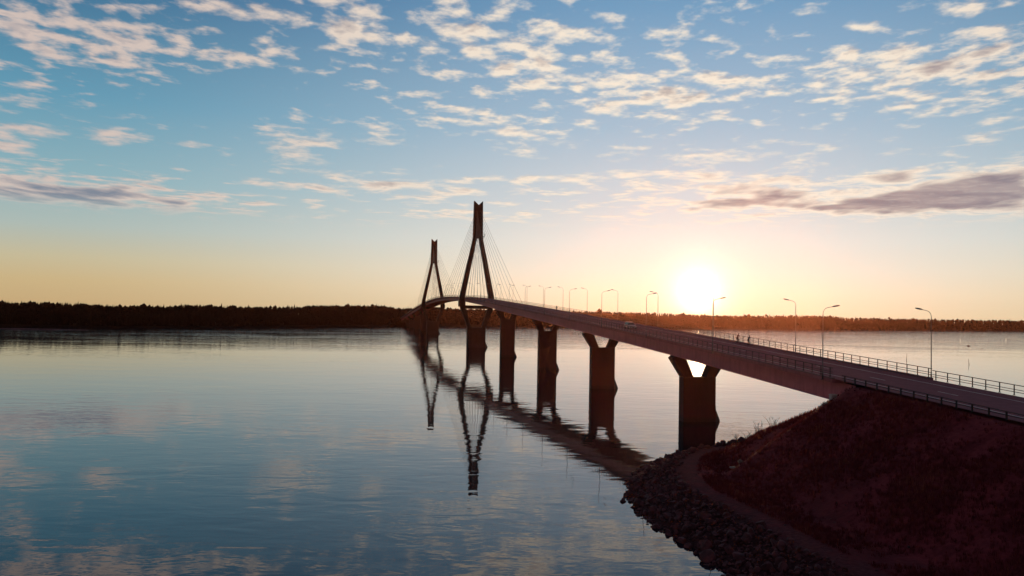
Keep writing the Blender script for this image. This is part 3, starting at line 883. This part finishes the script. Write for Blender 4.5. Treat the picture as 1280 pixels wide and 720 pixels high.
# ------------------------------------------------------------------ water
mb = MB()
S = 9000
mb.add([(-S, -1500, 0), (S, -1500, 0), (S, 12000, 0), (-S, 12000, 0)], [(0, 1, 2, 3)])
m, t = new_mat('sea_water')
tc = t.n('ShaderNodeTexCoord').outputs['Object']
def mapped(sx, sy, rot=0.0):
    mp = t.n('ShaderNodeMapping'); t.link(tc, mp.inputs[0]); mp.inputs['Scale'].default_value = (sx, sy, 1); mp.inputs['Rotation'].default_value = (0, 0, rot)
    return mp.outputs[0]
w1 = t.noise(mapped(0.17, 0.34, 0.12), 1.0, 2, 0.45, 0.5)
w2 = t.noise(mapped(0.7, 1.3, -0.2), 1.0, 2, 0.5, 0.4)
w3 = t.noise(mapped(0.05, 0.09, 0.3), 1.0, 2, 0.5)
calm = t.smooth(t.noise(mapped(0.008, 0.02, 0.1), 1.0, 3, 0.55, 0.5), 0.36, 0.64, 0.45, 1.25)
sy = t.n('ShaderNodeSeparateXYZ'); t.link(tc, sy.inputs[0])
breeze = t.smooth(sy.outputs[1], 330, 800, 1.0, 7.0)      # the open reach beyond the bridge is ruffled
hgt = t.math('ADD', t.math('MULTIPLY', w1, 0.030), t.math('MULTIPLY', w2, 0.0038))
hgt = t.math('ADD', t.math('MULTIPLY', t.math('MULTIPLY', hgt, calm), breeze), t.math('MULTIPLY', w3, 0.035))
bn = t.n('ShaderNodeBump'); bn.inputs['Strength'].default_value = 1.0; bn.inputs['Distance'].default_value = 1.0
t.link(hgt, bn.inputs['Height'])
p = t.n('ShaderNodeBsdfPrincipled'); p.inputs['Base Color'].default_value = (0.004, 0.007, 0.016, 1)
p.inputs['Roughness'].default_value = 0.012; p.inputs['IOR'].default_value = 1.38
t.link(bn.outputs[0], p.inputs['Normal'])
p2 = t.n('ShaderNodeBsdfPrincipled'); p2.inputs['Base Color'].default_value = (0.004, 0.007, 0.016, 1)
p2.inputs['Roughness'].default_value = 0.17; p2.inputs['IOR'].default_value = 1.33; t.link(bn.outputs[0], p2.inputs['Normal'])
ms = t.n('ShaderNodeMixShader'); ms.inputs[0].default_value = 0.03; t.link(p.outputs[0], ms.inputs[1]); t.link(p2.outputs[0], ms.inputs[2])
o = t.n('ShaderNodeOutputMaterial'); t.link(ms.outputs[0], o.inputs[0])
wo = mb.build('water', m, recalc=False); tag(wo, kind='structure')

# ------------------------------------------------------------------ sky
SUN_AZ = math.atan((873 - 640) / F); SUN_EL = R(1.6)
sd = Vector((math.sin(SUN_AZ) * math.cos(SUN_EL), math.cos(SUN_AZ) * math.cos(SUN_EL), math.sin(SUN_EL)))
w = bpy.data.worlds.new('World'); sc.world = w; w.use_nodes = True
t = NT(w.node_tree)
tc = t.n('ShaderNodeTexCoord').outputs['Generated']
dirn = t.vmath('NORMALIZE', tc)
sx = t.n('ShaderNodeSeparateXYZ'); t.link(dirn, sx.inputs[0])
dx, dy, dz = sx.outputs
el = t.math('MULTIPLY', t.math('ARCSINE', dz), 57.29578)
az = t.math('MULTIPLY', t.math('ARCTAN2', dx, dy), 57.29578)
daz = t.math('ABSOLUTE', t.math('WRAP', t.math('SUBTRACT', az, math.degrees(SUN_AZ)), 180, -180))
dot = t.vmath('DOT_PRODUCT', dirn, sd)
th = t.math('MULTIPLY', t.math('ARCCOSINE', t.math('MINIMUM', dot, 0.9999999)), 57.29578)
ef = t.math('DIVIDE', el, 60.0, clamp=True)
def stops(l): return [(a / 60.0, lin(c)) for a, c in l]
far = t.ramp(ef, stops([(0, (204, 172, 126)), (1.6, (208, 182, 136)), (3.0, (202, 190, 156)), (5.0, (176, 190, 184)), (8, (142, 180, 190)), (13, (100, 156, 182)), (21, (50, 102, 142)), (40, (20, 50, 90)), (60, (14, 32, 60))]))
near = t.ramp(ef, stops([(0, (238, 220, 184)), (1.6, (242, 231, 206)), (3.0, (240, 234, 219)), (5.0, (232, 231, 224)), (8, (210, 216, 220)), (13, (170, 194, 213)), (21, (116, 160, 196)), (40, (50, 92, 142)), (60, (22, 46, 86))]))
base = t.mix(t.smooth(daz, 2, 46), near, far)
# a share of the physical sky on top of the graded one
sky = t.n('ShaderNodeTexSky', sky_type='NISHITA'); sky.sun_disc = False
sky.sun_elevation = SUN_EL; sky.sun_rotation = SUN_AZ
sky.air_density = 1.0; sky.dust_density = 1.0; sky.ozone_density = 1.5
nish = t.vmath('SCALE', sky.outputs[0], scale=0.10)
base = t.mix(0.06, base, nish)
base = t.mix(t.smooth(daz, 55, 130, 0, 0.72), base, (0.02, 0.03, 0.05, 1))
# ---- clouds on a flat layer
iz = t.math('DIVIDE', 1.0, t.math('ADD', t.math('MAXIMUM', dz, 0.02), 0.015))
cmb = t.n('ShaderNodeCombineXYZ'); t.link(t.math('MULTIPLY', dx, iz), cmb.inputs[0]); t.link(t.math('MULTIPLY', dy, iz), cmb.inputs[1])
pc = cmb.outputs[0]
def pxdir(px, py):
    px, py = unroll(px, py)
    v = Vector(((px - 640) / F, 1.0, (360 - py) / F)); v.normalize()
    c_, s_ = math.cos(PITCH), math.sin(PITCH)
    v = Vector((v.x, v.y * c_ - v.z * s_, v.y * s_ + v.z * c_))
    return math.degrees(math.atan2(v.x, v.y)), math.degrees(math.asin(v.z))
BL = [(1075, 256, 50, 7, 0.20), (1140, 245, 44, 13, 0.22), (1120, 222, 30, 7, 0.13), (1205, 238, 38, 18, 0.23), (1265, 232, 40, 17, 0.24), (1180, 258, 120, 7, 0.20), (960, 250, 60, 8, 0.20), (885, 256, 55, 7, 0.19), (870, 225, 34, 9, 0.15), (990, 226, 50, 8, 0.15), (780, 225, 50, 9, 0.08), (1060, 250, 70, 12, 0.14), (905, 238, 100, 20, 0.09), (860, 112, 95, 26, 0.14), (760, 115, 60, 22, 0.10), (1200, 80, 110, 36, 0.12), (1060, 95, 80, 22, 0.08), (650, 75, 60, 26, 0.12), (490, 15, 90, 20, 0.12), (420, 55, 40, 12, 0.08),
      (80, 60, 90, 32, 0.12), (200, 70, 50, 28, 0.10), (270, 0, 60, 12, 0.10), (70, 240, 125, 13, 0.24), (395, 178, 45, 11, 0.12), (480, 172, 40, 10, 0.10), (140, 172, 28, 10, 0.14), (470, 234, 90, 11, 0.12), (590, 268, 60, 4, 0.10), (700, 30, 70, 16, 0.08),
      (10, 150, 30, 30, 0.08), (560, 150, 60, 14, 0.07), (650, 165, 60, 10, 0.07), (1240, 155, 24, 9, 0.12), (1000, 200, 90, 10, 0.05),
      (270, 115, 150, 24, -0.16), (150, 125, 70, 14, -0.10), (520, 200, 120, 12, -0.10), (250, 205, 90, 12, -0.12), (950, 45, 60, 20, -0.08), (960, 165, 160, 10, -0.05), (330, 30, 40, 14, -0.08), (700, 200, 90, 10, -0.05), (1100, 195, 120, 10, -0.07)]
blob = None
for px, py, rx, ry, am in BL:
    a0, e0 = pxdir(px, py)
    a = t.math('DIVIDE', t.math('SUBTRACT', az, a0), rx / F * 57.3)
    b = t.math('DIVIDE', t.math('SUBTRACT', el, e0), ry / F * 57.3)
    q = t.math('ADD', t.math('MULTIPLY', a, a), t.math('MULTIPLY', b, b))
    g = t.math('MULTIPLY', t.math('POWER', 2.71828, t.math('MULTIPLY', q, -0.8)), am * (1.0 if am > 0.2 else 0.72))
    blob = g if blob is None else t.math('ADD', blob, g)
def cloudf(vec):
    big = t.noise(vec, 0.9, 2, 0.5)
    fa = t.noise(vec, 7.6, 5, 0.54, 0.1); fb = t.noise(vec, 3.3, 6, 0.58, 0.25)
    k = t.smooth(el, 8.0, 15.5)
    f = t.math('ADD', t.math('MULTIPLY', fa, k), t.math('MULTIPLY', fb, t.math('SUBTRACT', 1.0, k)))
    f2 = t.noise(vec, 2.6, 2, 0.5, 0.2)
    return t.math('ADD', t.math('ADD', t.math('MULTIPLY', f, 0.74), t.math('MULTIPLY', f2, 0.22)), t.math('MULTIPLY', big, 0.12))
mpv = t.n('ShaderNodeMapping'); t.link(pc, mpv.inputs[0]); mpv.inputs['Rotation'].default_value = (0, 0, -0.35); mpv.inputs['Scale'].default_value = (1.0, 0.82, 1.0); mpv.inputs['Location'].default_value = (4.3, 1.7, 0)
f0 = t.math('ADD', cloudf(mpv.outputs[0]), blob)
off = t.vmath('ADD', mpv.outputs[0], (0.02, 0.045, 0))
f1 = t.math('ADD', cloudf(off), blob)
lowfade = t.smooth(el, 5.2, 8.0)
dens = t.math('MULTIPLY', t.smooth(f0, 0.535, 0.70), t.smooth(el, 5.6, 7.0))
thick = t.smooth(f0, 0.635, 0.86)
lit = t.math('MULTIPLY', t.math('SUBTRACT', f0, f1), 6.0)
sunny = t.smooth(daz, 5, 45, 1, 0)
c_lit = t.mix(sunny, lin((214, 194, 184)), lin((253, 236, 214)))
soft = t.smooth(t.noise(pc, 2.3, 3, 0.5), 0.35, 0.65)
c_dark = t.mix(sunny, lin((124, 132, 148)), t.mix(soft, lin((146, 126, 130)), lin((182, 160, 154))))
shade = t.math('SUBTRACT', thick, t.math('MULTIPLY', lit, t.math('SUBTRACT', 0.8, t.math('MULTIPLY', thick, 0.5))), clamp=True)
ccol = t.mix(shade, c_lit, c_dark)
skyc = t.mix(t.math('MULTIPLY', dens, 0.92), base, ccol)
# ---- sun disc and its aureole
def expo(k, amp): return t.math('MULTIPLY', t.math('POWER', 2.71828, t.math('DIVIDE', th, -k)), amp)
disc = t.smooth(th, 0.45, 0.75, 26.0, 0.0)
def addc(c, fac, col): return t.vmath('ADD', c, t.vmath('SCALE', col, scale=fac))
skyc = addc(skyc, expo(0.80, 3.4), (1.0, 0.90, 0.58))
skyc = addc(skyc, expo(3.4, 0.18), (1.0, 0.86, 0.55))
skyc = addc(skyc, disc, (1.0, 0.88, 0.62))
bg = t.n('ShaderNodeBackground'); t.link(skyc, bg.inputs[0]); bg.inputs[1].default_value = 1.0
o = t.n('ShaderNodeOutputWorld'); t.link(bg.outputs[0], o.inputs[0])

sl = bpy.data.lights.new('sun', 'SUN'); sl.energy = 3.4; sl.angle = R(0.5); sl.color = (1.0, 0.62, 0.34)
so = bpy.data.objects.new('sun', sl); COL.objects.link(so)
so.rotation_euler = (-sd).to_track_quat('-Z', 'Y').to_euler(); so.location = (200, 800, 200)

# ------------------------------------------------------------------ added haze volume, its scatter imitates the sun's bloom
mb = MB(); mb.box((0, 700, 43.5), (6000, 2600, 91))
m, t = new_mat('bloom_haze')
def lobe(c, d, g):
    v = t.n('ShaderNodeVolumeScatter'); v.inputs['Color'].default_value = c + (1,); v.inputs['Density'].default_value = d; v.inputs['Anisotropy'].default_value = g
    return v.outputs[0]
ad_ = t.n('ShaderNodeAddShader'); t.link(lobe((1.0, 0.62, 0.27), 1.5e-5, 0.95), ad_.inputs[0]); t.link(lobe((1.0, 0.08, 0.12), 1.4e-5, 0.79), ad_.inputs[1])  # narrow gold and wide red lobes shaped for the flare-like glow
o = t.n('ShaderNodeOutputMaterial'); t.link(ad_.outputs[0], o.inputs['Volume'])
hz = mb.build('sky', m); tag(hz, kind='structure')      # added box of haze up to the pylon tops, no backdrop

# ------------------------------------------------------------------ render settings
sc.render.engine = 'CYCLES'
sc.view_settings.view_transform = 'Standard'; sc.view_settings.look = 'None'; sc.view_settings.exposure = 0; sc.view_settings.gamma = 1
cy = sc.cycles
cy.use_denoising = True; cy.max_bounces = 6; cy.sample_clamp_indirect = 4.0; cy.sample_clamp_direct = 12.0
cy.caustics_reflective = False; cy.caustics_refractive = False
